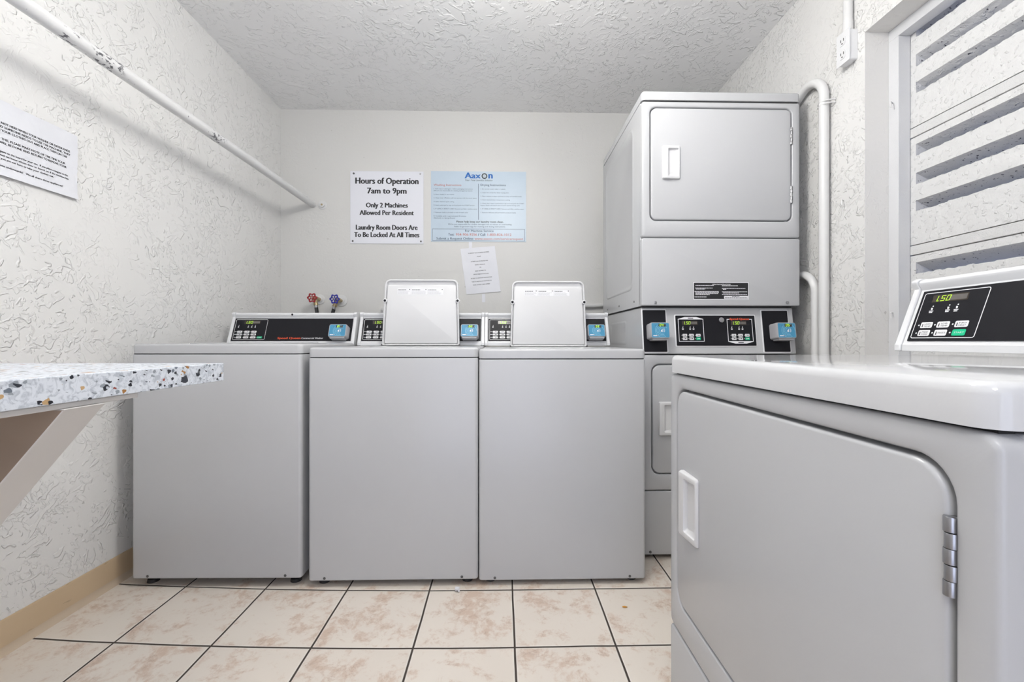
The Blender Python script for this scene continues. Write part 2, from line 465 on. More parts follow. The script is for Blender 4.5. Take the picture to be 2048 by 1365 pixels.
# window frame and vent blocks
win = empty('window_1', (XR + .09, WY1, WZ0)); win['kind'] = 'structure'
mb = MB(); fx0, fx1 = 0.0, .045; t = .04; Y0 = WY0 - WY1; Z1 = WZ1 - WZ0
mb.box(fx0, fx1, -t, 0, 0, Z1 - t)
mb.box(fx0, fx1, Y0, Y0 + t, 0, Z1 - t)
mb.box(fx0, fx1, Y0, 0, Z1 - t, Z1)
mb.box(fx0, fx1, Y0 + t, -t, 0, .02)
mb.build('window_frame', 'frame', win, bevel=.0015)

def vent_block(yc, z0, h):
    """precast louvre block: solid edges, sloping slats between three slots; local x = depth"""
    mb = MB(); W_, D_, e = .40, .11, .022; drop = .055
    y0, y1 = -W_ / 2 + .002, W_ / 2 - .002
    slots = [(z0 + h - .065, z0 + h - .025), (z0 + h - .17, z0 + h - .130), (z0 + h - .268, z0 + h - .230)]
    N_ = 48
    ys = [y0 + e + (y1 - y0 - 2 * e) * i / N_ for i in range(N_ + 1)]
    # edges
    mb.box(0, D_, y0, y0 + e, z0, z0 + h); mb.box(0, D_, y1 - e, y1, z0, z0 + h)
    tops = [z0 + h] + [a for a, b in slots]; bots = [b for a, b in slots] + [z0]
    for i, (tp, bt) in enumerate(zip(tops, bots)):
        ph = random.random() * 9
        loops = []
        for yv in ys:
            jag = (.0008 * sin(yv * 61 + ph) + .0009 * sin(yv * 173 + ph * 2) + random.uniform(-.0014, .0014)) if i > 0 else 0
            tt = tp + jag * (1 if i > 0 else 0)
            to = tp - (drop if i > 0 else 0); bo = bt - (drop if i < 3 else 0)
            if i == 3: bo = bt
            loops.append([(0, yv, bt), (0, yv, tt - .003 * (i > 0)), (.004, yv, tt), (D_, yv, to), (D_, yv, max(bo, z0 - .0))])
        mb.loft(loops)
    o = mb.build('vent_block', 'block', win, smooth=30)
    o.location = (.047, yc, 0)
    return o
Zb = [(1.724, .389), (1.295, .389), (.866, .389)]
for k in range(3):
    for z0, h in Zb:
        hh = min(h, WZ1 - z0) if z0 > 1.7 else h
        vent_block(-.035 - .2 - .40 * k, z0 - WZ0, h)
mb = MB()
for z in (1.684, 1.255):
    for (a, b, dx) in ((0, .0412, -.014), (.0035, .037, .001)):
        mb.box(.047 - dx, .15 + (dx > 0) * .002, Y0 + .04, -.036, z + a - WZ0, z + b - WZ0)
mb.box(.047, .15, Y0 + .04, -.036, 0, .866 - WZ0)
mb.build('mortar_joint', 'mortar', win, bevel=.002)

# ------------------------------------------------------------------ baseboards
def skirt(name, x, y0, y1):
    mb = MB()
    prof = [(0, 0), (.016, 0), (.013, .004), (.006, .013), (.0045, .024), (.0045, .102), (.003, .106), (0, .106)]
    mb.loft([[(x + a, y, b) for a, b in prof] for y in (y0, y1)])
    o = mb.build(name, ['vinyl', 'vinyl_toe'], smooth=50); o['kind'] = 'structure'
    for p in o.data.polygons:
        if p.center.z < .02 and abs(p.normal.y) < .5: p.material_index = 1
    return o
skirt('baseboard_left', XL, YF, YB)

# ------------------------------------------------------------------ shared appliance parts
PW, PH = .612, .127                       # control overlay of a console
def panel_frame(lift=0.0):
    a = Vector((0, .556, .943)); b = Vector((0, .600, 1.064))
    v = (b - a).normalized(); n = Vector((1, 0, 0)).cross(v).normalized()
    return a, v, n, (b - a).length

def keypad_print(d, kind):
    """legend printed on the left end of a control overlay; u from left edge, v from bottom"""
    u1 = .170 if kind == 'washer' else .143
    L = d.H
    d.ring(rr(u1 - .006, L - .012, .005, 4, (u1 + .006) / 2, L / 2), rr(u1 - .0092, L - .0152, .0035, 4, (u1 + .006) / 2, L / 2), 'white_ink', 2)
def icon(d, u, v, s=1.0):
    d.circ(u + .001, v + .012 * s, 0, .0013 * s, 'white_ink', 2, 8)
    d.poly([(u - .002 * s, v + .009 * s), (u + .0015 * s, v + .0085 * s), (u + .002 * s, v + .005 * s), (u - .001 * s, v + .004 * s)], 'white_ink', 2)
    d.rect(u - .004 * s, u + .004 * s, v + .0012 * s, v + .003 * s, 'white_ink', 2)
    d.rect(u - .0034 * s, u + .003 * s, v - .0018 * s, v + .0002 * s, 'white_ink', 2)

def display(parent, O, U, V, u, v, w_=.074, h=.017):
    d = Dec(O, U, V, ['led_off', 'led_grey', 'led'])
    d.rect(u, u + w_, v, v + h, 'led_off', 2)
    d.rect(u + w_ * .50, u + w_ * .97, v + h * .15, v + h * .85, 'led_grey', 3)
    dw, dh = w_ * .115, h * .78
    uu = u + w_ * .07
    d.seg7('1', uu + dw * .5, v + h * .1, dw, dh, 'led', 4, t=dw * .20)
    d.circ(uu + dw * .95, v + h * .16, 0, dw * .14, 'led', 4, 8)
    d.seg7('5', uu + dw * 1.5, v + h * .1, dw, dh, 'led', 4, t=dw * .20)
    d.seg7('0', uu + dw * 2.85, v + h * .1, dw, dh, 'led', 4, t=dw * .20)
    return d.build('display', parent)

def buttons(parent, O, U, V, cols, rows, bw, bh, green, marks=None, skip=()):
    k = 0
    for r_, v in enumerate(rows):
        for c_, u in enumerate(cols):
            if (r_, c_) in skip: k += 1; continue
            g = (r_, c_) == green
            d = Dec(O, U, V, ['btn', 'green_btn', 'black_ink', 'white_ink'])
            base = 'green_btn' if g else 'btn'
            d.rrect(u - bw / 2, u + bw / 2, v - bh / 2, v + bh / 2, bh * .2, base, 3)
            ink = 'white_ink' if g else 'black_ink'
            if marks:
                tx = marks[k].split(' ')
                x0 = -.18 if not g else -.34
                if not g:
                    d.rect(u - bw * .36, u - bw * .29, v - bh * .32, v + bh * .2, ink, 4); d.circ(u - bw * .325, v - bh * .22, 0, bh * .09, ink, 4, 8)
                if len(tx) == 2:
                    d.text(tx[0], u + bw * x0, u + bw * .36, v + bh * .06, bh * .22, ink, lay=4)
                    d.text(tx[1], u + bw * x0, u + bw * .36, v - bh * .32, bh * .22, ink, lay=4)
                else: d.text(tx[0], u + bw * x0, u + bw * .40, v - bh * .12, bh * .24, ink, lay=4)
            else:
                d.rect(u - bw * .3, u - bw * .22, v - bh * .25, v + bh * .25, ink, 4)
                d.rect(u - bw * .08, u + bw * .3, v - bh * .12, v + bh * .16, ink, 4)
            d.circ(u - bw * .66, v, 0, bh * .13, 'white_ink', 3, 8)
            o = d.build('button', parent)
            if g: o['label'] = 'green start button'
            k += 1

def card_reader(parent, num, O, U, V, w_=.090, h=.070, dep=.045):
    """tap card reader: grey housing standing off the panel with a blue printed face"""
    O = Vector(O); U = Vector(U); V = Vector(V); Nn = U.cross(V).normalized()
    def P(u, v, n): return O + U * u + V * v + Nn * n
    mb = MB()
    prof = [(1.0, 0, .010), (1.0, dep * .80, .010), (.97, dep * .95, .009), (.94, dep, .008)]
    mb.loft([[P(u, v, n) for u, v in rr(w_ * k, h * k, r_, 5)] for k, n, r_ in prof])
    # lower card slot lip
    mb.loft([[P(u, v - h * .52, n) for u, v in rr(w_ * .80, h * .12, .003, 5)] for n in (dep * .15, dep * .9)])
    body = mb.build('card_reader', 'reader_grey', parent)
    d = Dec(P(0, 0, dep), U, V, ['reader_blue', 'reader_ring', 'white_ink', 'black_ink', 'led', 'led_off'])
    d.rrect(-w_ * .44, w_ * .44, -h * .44, h * .44, .004, 'reader_blue', 1)
    for r0 in (.16, .24, .32, .40):
        d.circ(w_ * .08, -h * .02, h * r0, h * (r0 + .022), 'reader_ring', 2, 24, a0=random.uniform(0, 60), a1=300)
    d.poly([(w_ * .0, -h * .06), (w_ * .10, -h * .12), (w_ * .10, h * .10)], 'white_ink', 3)
    for q in (.12, .17): d.circ(w_ * .06, -h * .01, h * q, h * (q + .02), 'white_ink', 3, 8, a0=-40, a1=40)
    d.rect(-w_ * .38, -w_ * .12, -h * .36, -h * .30, 'white_ink', 2)
    d.circ(-w_ * .16, -h * .33, 0, h * .03, 'black_ink', 3, 8)
    for q in (-.25, -.15): d.circ(w_ * q, h * .27, 0, h * .018, 'black_ink', 3, 8)
    d.rect(-w_ * .10, w_ * .28, h * .22, h * .40, 'led_off', 2)
    dw = w_ * .085
    d.seg7(num[0], -w_ * .05, h * .235, dw, h * .17, 'led', 3, t=dw * .30)
    d.seg7(num[1], w_ * .06, h * .235, dw, h * .17, 'led', 3, t=dw * .30)
    f = d.build('reader_face', body); f['label'] = 'blue printed reader face with lit digits'
    return body

def make_console(parent, kind, num=None, W_=.650, brand=True):
    a, v, n, L = panel_frame()
    # side profile of the hood: foot, sloped face, overhanging rail, rounded top, back
    prof = [(.552, .921), (.552, .936), (.5545, .939), (.602, 1.067), (.601, 1.070), (.595, 1.079), (.594, 1.085), (.598, 1.090), (.606, 1.093), (.640, 1.092), (.665, 1.075), (.675, 1.03), (.675, .921)]
    mb = MB(); hw = W_ / 2 - .017
    mb.loft([[(x, y, z) for y, z in prof] for x in (-hw, hw)])
    mb.build('console', 'plastic', parent, bevel=.0012)
    for sgn in (-1, 1):
        cap = [(y + (-.0035 if y < .62 else .003), z + (.003 if z > 1.05 else 0)) for y, z in prof]
        mb = MB(); x0, x1 = sorted((sgn * (hw + .0005), sgn * W_ / 2))
        mb.loft([[(x0, y, z) for y, z in cap], [(x1, y, z) for y, z in cap]])
        mb.build('end_cap', 'plastic', parent, bevel=.003)
    # black control overlay
    O0 = a + Vector((-PW / 2, 0, 0)) + v * .002
    LL = L - .004
    mb = MB()
    mb.loft([[O0 + Vector((u, 0, 0)) + v * q + n * k for u, q in ((0, 0), (PW, 0), (PW, LL), (0, LL))] for k in (0.0, .0026)])
    cp = mb.build('control_panel', 'black', parent, smooth=0)
    O = O0 + n * .0026
    d = Dec(O, (1, 0, 0), v, ['white_ink', 'orange_ink']); d.H = LL
    keypad_print(d, kind)
    if kind == 'washer':
        for u in (.024, .074, .092, .110): icon(d, u, .075, .9)
        for q in (.050, .035, .020): d.rect(.010, .021, q - .0010, q + .0012, 'white_ink', 2)
        if brand:
            d.text('Speed Queen', .236, .355, .010, .0105, 'orange_ink', .03)
            d.text('Commercial Washer', .359, .470, .0105, .0085, 'white_ink', .012)
    else:
        for u in (.034, .070, .088): icon(d, u, .070, 1.2)
    d.build('panel_legend', cp)
    if kind == 'washer':
        display(cp, O, (1, 0, 0), v, .050, .094, .082, .017)
        buttons(cp, O, (1, 0, 0), v, (.036, .073, .109, .143), (.050, .035, .019), .026, .0105, (2, 3), skip=((0, 3), (1, 3)))
    else:
        display(cp, O, (1, 0, 0), v, .028, .094, .076, .0175)
        buttons(cp, O, (1, 0, 0), v, (.035, .072, .110), (.038, .0185), .027, .0145, (1, 2), ('HIGH TEMP', 'LOW TEMP', 'NO HEAT', 'MED TEMP', 'DELICATE', 'START'))
    if num:
        card_reader(parent, num, a + v * .043 + Vector((.250, 0, 0)) + n * .001, (1, 0, 0), v, .092, .070, .045)
    return cp

def dashed_sticker(d, u0, u1, v0, v1, rows, ink, lay=2):
    for i in range(rows):
        vv = v1 - (v1 - v0) * (i + .75) / rows
        d.dashes(u0, u0 + (u1 - u0) * random.uniform(.75, 1), vv, (v1 - v0) / rows * .38, ink, lay, .003, .008, .001)

def make_washer(name, loc, rz, label, num, is_open, z0=.022, ztop=.920, dot=False, lid_dx=0.0):
    t_ = empty(name, loc, rz, label, 'washing machine', 'top load washing machines along the back wall')
    W_, D_ = .648, .70
    mb = MB(); block_up(mb, W_, D_, .013, z0, ztop - .040, .004, 0, D_ / 2, bot=.004); mb.build('cabinet', 'enamel', t_)
    # dark joint strip
    mb = MB(); mb.box(-W_ / 2 + .006, W_ / 2 - .006, .006, D_ - .006, ztop - .0402, ztop - .0362); mb.build('seam', 'dark', t_, smooth=0)
    # deck with loading opening
    mb = MB(); zb, b = ztop - .0365, .009
    L = [flat(rr(W_ + .002, D_, .020, 6, 0, D_ / 2), zb), flat(rr(W_ + .002, D_, .020, 6, 0, D_ / 2), ztop - b)]
    for tt in (30, 60, 90):
        a = R(tt); i = b * (1 - cos(a)); L.append(flat(rr(W_ + .002 - 2 * i, D_ - 2 * i, .020 - i, 6, 0, D_ / 2), ztop - b + b * sin(a)))
    L.append(flat(rr(.405, .375, .05, 6, 0, .285), ztop)); L.append(flat(rr(.395, .365, .045, 6, 0, .285), ztop - .008)); L.append(flat(rr(.38, .35, .04, 6, 0, .285), ztop - .034))
    mb.loft(L, False, False); mb.build('top_panel', 'enamel', t_)
    if is_open:
        mb = MB(); sg = 32
        L = [[(.165 * k * cos(2 * pi * i / sg), .285 + .165 * k * sin(2 * pi * i / sg), z) for i in range(sg)] for k, z in ((1.35, ztop - .037), (1.0, ztop - .05), (1.0, ztop - .40), (.3, ztop - .41))]
        mb.loft(L, False, True); mb.build('wash_tub', 'tub', t_)
        # upright lid, seen from its underside
        tilt = math.atan2(.030, .334); o = Vector((lid_dx, .500, ztop + .002)); vv = Vector((0, sin(tilt), cos(tilt))); nn = Vector((0, -cos(tilt), sin(tilt)))
        def PL(pts, n_): return [o + Vector((x, 0, 0)) + vv * y + nn * n_ for x, y in pts]
        mb = MB(); H = .336
        mb.loft([PL(trap(.378, .362, .004, H - .004, .026, .006), -.014), PL(trap(.386, .370, 0, H, .030, .006), -.008), PL(trap(.386, .370, 0, H, .030, .006), .007),
                 PL(trap(.383, .367, .001, H - .0015, .029, .006), .0095), PL(trap(.378, .361, .004, H - .004, .026, .006), .0105), PL(trap(.372, .355, .006, H - .007, .023, .005), .0095),
                 PL(trap(.369, .352, .008, H - .009, .021, .005), .002), PL(trap(.366, .349, .010, H - .026, .012, .005), -.004), PL(trap(.361, .344, .012, H - .031, .010, .005), .003),
                 PL(trap(.355, .338, .016, H - .036, .008, .005), .004)], True, True)
        lid = mb.build('lid', 'lidp', t_, smooth=50)
        for sg_ in (-1, 1):
            c = o + vv * .226 + Vector((sg_ * .182, 0, 0)) + nn * .004
            mb = MB(); mb.cyl(c, nn, .0115, .0095, 20, .003); mb.build('screw_boss', 'lidp', lid)
            mb = MB(); mb.cyl(c + nn * .0095, nn, .0062, .0012, 16, .0006); mb.build('lid_screw', 'black', lid)
            mb = MB(); mb.cyl(o + Vector((sg_ * .186 - .012 * sg_, 0, 0)) + vv * .004 + nn * .006, (sg_, 0, 0), .004, .022, 12); mb.build('lid_hinge', 'screw', lid)
        d = Dec(o + nn * .0042 + vv * .258 + Vector((-.122, 0, 0)), (1, 0, 0), vv, ['white_ink', 'grey_ink', 'black_ink'])
        for i, (u0, u1) in enumerate(((0, .068), (.069, .150), (.151, .232))):
            d.rect(u0, u1 - .001, 0, .031, 'white_ink', 1)
            d.dashes(u0 + .004, u0 + .045, .0235, .0028, 'black_ink', 2, .004, .009, .0012)
            d.circ(u1 - .007, .0265, 0, .0024, 'black_ink', 2, 8)
            for r_ in range(4): d.dashes(u0 + .003, u1 - .004 - random.uniform(0, .02), .0035 + r_ * .0045, .0013, 'grey_ink', 2, .004, .010, .001)
        s_ = d.build('warning_sticker', lid); s_['label'] = 'white printed warning sticker'
    else:
        mb = MB(); block_up(mb, .386, .362, .03, ztop + .0003, ztop + .004, .003, 0, .285); mb.build('lid', 'enamel', t_)
    make_console(t_, 'washer', num)
    if dot:
        mb = MB(); mb.cyl((-.012, .5955, 1.083), (0, -1, .2), .0055, .002, 16, .001); mb.build('console_screw', 'black', t_)
    for x in (-.262, .262):
        mb = MB(); mb.cyl((x, .0012, z0 + .011), (0, -1, 0), .0052, .0026, 12, .001); mb.build('screw', 'screw', t_)
    for x in (-.28, .28):
        for y in (.05, .62):
            mb = MB(); mb.tube([(x, y, 0), (x, y, .012), (x, y, .0125), (x, y, z0 + .006)], [.021, .019, .008, .008]); mb.build('foot', 'rubber', t_)
    return t_

# ---- dryer front pieces
def front_with_door(parent, W_, z0, z1, dw, dz0, dz1, mat='enamel', handle_z=None, hinges=(), yf=0.0, r_out=.010, rd=.036, hx=None):
    """front panel with a recess, the door lying in it, its pull handle and hinges"""
    H = z1 - z0; cz = (z0 + z1) / 2; dh = dz1 - dz0; dc = (dz0 + dz1) / 2
    mb = MB()
    def O_(i, y): return front(rr(W_ - 2 * i, H - 2 * i, max(r_out - i, .001), 8, 0, cz), yf + y)
    def I_(i, y): return front(rr(dw + 2 * i, dh + 2 * i, rd + i, 8, 0, dc), yf + y)
    mb.loft([O_(0, .030), O_(0, .006), O_(.0018, .0018), O_(.006, 0), I_(.0045, 0), I_(.0018, .0008), I_(.0, .003), I_(0, .022)], False, True)
    mb.build('front_panel', mat, parent, smooth=45)
    mb = MB(); g = .0055
    L = []
    for (i, y) in ((g, .0215), (g, .006), (g + .0006, .0025), (g + .002, .0005), (g + .0045, -.0003)):
        L.append(front(rr(dw - 2 * i, dh - 2 * i, rd - i * .8, 8, 0, dc), yf + y))
    mb.loft(L); door = mb.build('door', mat, parent, smooth=45)
    hz = handle_z if handle_z is not None else dc
    hx = hx if hx is not None else -dw / 2 + .062
    # pull handle: raised plate with a grip rib on the left and a scooped pocket
    mb = MB(); n_ = 6
    def lift(x): 
        k = min(1, max(0, (x + .039) / .078)); return -.011 + .006 * k
    def loop(w_, h, r_, fx, cx=0): return [(hx + cx + x, yf + fx(x + cx), hz + z) for x, z in rr(w_, h, r_, n_)]
    L = [loop(.078, .145, .006, lambda x: -.0006), loop(.078, .145, .006, lambda x: lift(x) * .6), loop(.074, .141, .006, lambda x: lift(x) - .001), loop(.070, .137, .005, lambda x: lift(x) - .002),
         loop(.047, .118, .004, lambda x: lift(x) - .001, .008), loop(.045, .116, .004, lambda x: lift(x) + .003, .008),
         loop(.034, .095, .004, lambda x: -.001 if x > 0 else .004, .003)]
    mb.loft(L, True, True); mb.build('handle', 'lidp', door, smooth=40)
    for hzz in hinges:
        mb = MB(); x = dw / 2 - .0040; seg_ = 5; hl = .074 / seg_
        for k in range(seg_):
            mb.cyl((x + (0.0012 if k % 2 else 0), yf + .0005, hzz + k * hl + .0004), (0, 0, 1), .0052, hl - .0008, 16, .0006)
        mb.box(x - .001, x + .007, yf + .002, yf + .006, hzz, hzz + .074)
        mb.build('hinge', 'chrome', door)
    return door

# ------------------------------------------------------------------ the three washers
make_washer('washing_machine', (-1.095, 1.652, 0), R(-.8), 'white top load washing machine with closed lid, leftmost, against the textured left wall', '01', False, z0=.034, ztop=.934, dot=True)
make_washer('washing_machine', (-.4185, 1.640, 0), 0, 'white top load washing machine with raised lid, between the other two washing machines', '02', True, z0=.026, ztop=.920, lid_dx=.010)
make_washer('washing_machine', (.2325, 1.640, 0), 0, 'white top load washing machine with raised lid, next to the tall stacked dryer', '03', True, z0=.020, ztop=.914)

# ------------------------------------------------------------------ stacked dryer
st = empty('stacked_dryer', (.9475, 1.82, 0), 0, 'tall white stacked dryer with two doors and black control panels in the back corner', 'dryer')
W_, D_ = .692, .71
mb = MB(); block_up(mb, W_, D_ - .025, .006, .020, .884, .002, 0, (D_ + .025) / 2); mb.build('lower_cabinet', 'enamel', st)
front_with_door(st, W_, .300, .884, .610, .368, .846, handle_z=.610, hinges=(), hx=-.610 / 2 + .069)
mb = MB(); slab_front(mb, W_, .274, .006, .030, .0, .004, 0, .020 + .137 + .0015); mb.build('kick_panel', 'enamel', st)
for x in (-.31, .31):
    mb = MB(); mb.cyl((x, -.0002, .034), (0, -1, 0), .006, .002, 12, .0008); mb.build('screw', 'screw', st)
# control section, leaning back towards its top
mb = MB(); zl, zh = .889, 1.092
pf = [(.004, zl), (.032, zh), (D_, zh), (D_, zl)]
mb.loft([[(x, y, z) for y, z in pf] for x in (-W_ / 2 + .006, W_ / 2 - .012)]); mb.build('control_housing', 'enamel', st, bevel=.004)
cv = Vector((0, .028, zh - zl)).normalized(); cn = Vector((1, 0, 0)).cross(cv).normalized()
def cpt(x, z): return Vector((x, .004 + .028 * (z - zl) / (zh - zl), z))
def ctrl_plate(name, x0, x1, z0, z1, parent, border=True):
    O = cpt(x0, z0); L = (z1 - z0) / cv.z; w_ = x1 - x0
    def PP(pts, k): return [O + Vector((u, 0, 0)) + cv * q + cn * k for u, q in pts]
    b = None
    if border:
        mb = MB(); mb.loft([PP(rr(w_ + .010, L + .010, .006, 5, w_ / 2, L / 2), -.001), PP(rr(w_ + .010, L + .010, .006, 5, w_ / 2, L / 2), .0015), PP(rr(w_ + .006, L + .006, .004, 5, w_ / 2, L / 2), .0025)])
        b = mb.build('panel_bezel', 'plastic', parent)
    mb = MB(); mb.loft([PP(rr(w_, L, .003, 5, w_ / 2, L / 2), k) for k in (0, .0035)])
    o = mb.build(name, 'black', parent, smooth=30)
    return o, O + cn * .0035, L
cx0 = -.9475
pl1, _, _ = ctrl_plate('black_panel', .612 + cx0, .713 + cx0, .898, 1.080, st)
pl2, _, _ = ctrl_plate('black_panel', 1.140 + cx0, 1.254 + cx0, .898, 1.078, st)
pc, Oc, Lc = ctrl_plate('control_panel', .756 + cx0, 1.106 + cx0, .924, 1.056, st)
d = Dec(Oc, (1, 0, 0), cv, ['white_ink', 'orange_ink', 'black_ink', 'grey_ink'])
def dryer_keys(u0, pos):
    w_ = .112; v0, v1 = .018, .118
    if pos == 'up':
        out = [(u0, v0), (u0 + w_, v0), (u0 + w_, v1), (u0 + w_ / 2 + .025, v1 + .009), (u0 + w_ / 2 - .025, v1 + .009), (u0, v1)]
        inn = [(u0 + .0025, v0 + .0025), (u0 + w_ - .0025, v0 + .0025), (u0 + w_ - .0025, v1 - .0020), (u0 + w_ / 2 + .0245, v1 - .002), (u0 + w_ / 2 - .0245, v1 - .002), (u0 + .0025, v1 - .002)]
        d.ring(out, inn, 'white_ink', 2); d.rect(u0 + w_ / 2 - .012, u0 + w_ / 2 + .012, v1 + .002, v1 + .0055, 'black_ink', 3)
    else:
        out = [(u0 + w_, v1), (u0, v1), (u0, v0), (u0 + w_ / 2 - .025, v0 - .009), (u0 + w_ / 2 + .025, v0 - .009), (u0 + w_, v0)]
        inn = [(u0 + w_ - .0025, v1 - .0025), (u0 + .0025, v1 - .0025), (u0 + .0025, v0 + .002), (u0 + w_ / 2 - .0245, v0 + .002), (u0 + w_ / 2 + .0245, v0 + .002), (u0 + w_ - .0025, v0 + .002)]
        d.ring(out, inn, 'white_ink', 2); d.rect(u0 + w_ / 2 - .012, u0 + w_ / 2 + .012, v0 - .0055, v0 - .002, 'black_ink', 3)
        d.poly([(u0 + .012, v1 - .006), (u0 + w_ - .012, v1 - .006), (u0 + w_ - .012, v1 + .004), (u0 + .012, v1 + .004)], 'black_ink', 3)
        d.text('Speed Queen', u0 + .013, u0 + w_ - .013, v1 - .004, .0085, 'orange_ink', .03, 4)
    for u in (.020, .052, .067): icon(d, u0 + u, .072, 1.05)
    display(pc, Oc, (1, 0, 0), cv, u0 + .018, .092, .068, .017)
    buttons(pc, Oc, (1, 0, 0), cv, (u0 + .027, u0 + .056, u0 + .086), (.046, .031), .020, .0115, (1, 2))
dryer_keys(.010, 'up'); d.build('panel_legend', pc); d.mb = MB(); dryer_keys(.226, 'down')
d.build('panel_legend', pc)
mb = MB(); c = Oc + Vector((.201, 0, 0)) + cv * .113; mb.cyl(c, cn, .0115, .006, 24, .0015); lk = mb.build('key_lock', 'chrome', pc)
card_reader(pl1, '04', cpt(.668 + cx0, .983) + cn * .003, (1, 0, 0), cv, .084, .070, .052)
card_reader(pl2, '05', cpt(1.210 + cx0, .983) + cn * .003, (1, 0, 0), cv, .084, .070, .052)
# upper dryer
mb = MB(); slab_front(mb, W_, .292, .008, .035, 0, .004, 0, 1.098 + .146); mb.build('access_panel', 'enamel', st)
d = Dec((.824 + cx0, -.0002, 1.124), (1, 0, 0), (0, 0, 1), ['white_ink', 'black_ink'])
lw, lh = .244, .076
d.rrect(0, lw, 0, lh, .004, 'white_ink', 1); d.rrect(.003, lw - .003, .003, lh - .003, .003, 'black_ink', 2)
d.text('OPERATING INSTRUCTIONS', lw * .34, lw * .67, lh - .0125, .0050, 'white_ink', 0.02, 3)
for (u0, u1, v) in ((.010, .090, .060), (.008, .085, .049), (.012, .052, .0445), (.006, .112, .034), (.010, .112, .0295), (.010, .110, .025), (.010, .072, .0205), (.006, .058, .0105),
                    (.126, .195, .059), (.126, .230, .048), (.130, .144, .0435), (.126, .238, .033), (.130, .200, .028), (.126, .238, .0215)):
    d.dashes(u0, u1, v, .0026, 'white_ink', 3, .003, .009, .0012)
d.rrect(.135, lw - .004, .004, .017, .002, 'white_ink', 3); d.dashes(.170, .204, .0125, .0022, 'black_ink', 4); d.dashes(.139, .236, .0065, .0030, 'black_ink', 4)
s_ = d.build('instruction_sticker', st); s_['label'] = 'black printed instruction sticker with white border'
for x in (-.288, .290):
    mb = MB(); mb.cyl((x, -.0002, 1.112), (0, -1, 0), .0065, .003, 16, .001); mb.build('screw', 'chrome', st)
mb = MB(); block_up(mb, W_, D_ - .025, .006, 1.098, 1.985, .002, 0, (D_ + .025) / 2); mb.build('upper_cabinet', 'enamel', st)
# pressed panel and screws on the visible left side
mb = MB()
L = []
for i, k in ((0, 0), (.006, .0022), (.012, .0022), (.018, .0004)):
    L.append([(-W_ / 2 - k + .0002, y, z) for y, z in rr(.52 - 2 * i, .76 - 2 * i, .05, 6, .38, 1.56)])
mb.loft(L, False, True); mb.build('side_pressing', 'enamel', st)
mb = MB()
L = []
for i, k in ((0, 0), (.006, .0018), (.012, .0018), (.018, .0004)):
    L.append([(-W_ / 2 - k + .0062, y, z) for y, z in rr(.30 - 2 * i, .12 - 2 * i, .015, 6, .40, .985)])
mb.loft(L, False, True); mb.build('side_pressing', 'enamel', st)
for y in (.11, .36, .60):
    mb = MB(); mb.cyl((-W_ / 2 + .0002, y, 1.125), (-1, 0, 0), .005, .002, 12, .0008); mb.build('screw', 'screw', st)
front_with_door(st, W_, 1.394, 1.981, .624, 1.464, 1.957, handle_z=1.716, hinges=(1.800, 1.545), hx=-.624 / 2 + .092, rd=.028)
mb = MB(); block_up(mb, W_ + .002, D_ + .001, .014, 1.986, 2.026, .010, 0, D_ / 2 - .001); mb.build('top_panel', 'enamel', st)
mb = MB(); mb.box(-W_ / 2 + .008, W_ / 2 - .008, .006, D_ - .01, 1.980, 1.9875); mb.build('seam', 'dark', st, smooth=0)
mb = MB(); mb.box(-W_ / 2 + .010, W_ / 2 - .014, .035, D_ - .01, 1.090, 1.100); mb.build('seam', 'dark', st, smooth=0)
for x in (-.30, .30):
    for y in (.06, .63):
        mb = MB(); mb.tube([(x, y, 0), (x, y, .010), (x, y, .011), (x, y, .024)], [.02, .018, .008, .008]); mb.build('foot', 'rubber', st)

# ------------------------------------------------------------------ near dryer, facing left
nd = empty('dryer', (.412, .6885, 0), R(-90), 'white front load dryer in the right foreground with big hinged door and sloped console', 'dryer')
W_, D_ = .693, .71
mb = MB(); block_up(mb, W_, D_ - .025, .010, .022, .866, .003, 0, (D_ + .025) / 2); mb.build('cabinet', 'enamel', nd)
front_with_door(nd, W_, .262, .866, .620, .330, .835, handle_z=.580, hinges=(.710, .40), r_out=.016, rd=.040, hx=-.620 / 2 + .077)
mb = MB(); slab_front(mb, W_, .236, .012, .030, 0, .006, 0, .022 + .118); mb.build('kick_panel', 'enamel', nd)
mb = MB(); mb.box(-W_ / 2 + .012, W_ / 2 - .012, .012, D_ - .01, .864, .8722); mb.build('seam', 'dark', nd, smooth=0)
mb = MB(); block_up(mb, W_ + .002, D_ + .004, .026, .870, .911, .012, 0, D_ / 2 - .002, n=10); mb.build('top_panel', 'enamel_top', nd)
cons = make_console(nd, 'dryer', None, .668)
for x in (-.30, .30):
    for y in (.06, .63):
        mb = MB(); mb.tube([(x, y, 0), (x, y, .010), (x, y, .011), (x, y, .026)], [.02, .018, .008, .008]); mb.build('foot', 'rubber', nd)

# ------------------------------------------------------------------ folding shelf with terrazzo top
tb = empty('folding_table', (-.62, .96, 0), 0, 'terrazzo patterned laminate folding table on a slanted wooden brace against the left wall', 'table')
mb = MB(); mb.box(XL + .62 + .004, 0, -1.30, 0, .857, .896); mb.build('tabletop', 'terrazzo', tb, bevel=.0015)
mb = MB(); mb.box(XL + .62 + .004, -.006, -1.28, -.215, .848, .8568); mb.build('support_board', 'paint_wood', tb, bevel=.002)
for y in (-.345, -1.10):
    mb = MB(); s_ = 1.19; zt = .848
    x1, x0 = 0.0, -.092
    dz = zt; xs = dz / s_
    lo = [(x0 - xs, y, 0), (x1 - xs, y, 0), (x1, y, zt), (x0, y, zt)]
    hi = [(a, y + .064, c) for a, b, c in lo]
    mb.loft([lo, hi])
    o = mb.build('brace', ['paint_wood', 'brown_side'], tb, smooth=0, bevel=.002)  # near side of each brace gets a darker brown than the rest
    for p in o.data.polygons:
        if p.normal.y < -.9: p.material_index = 1

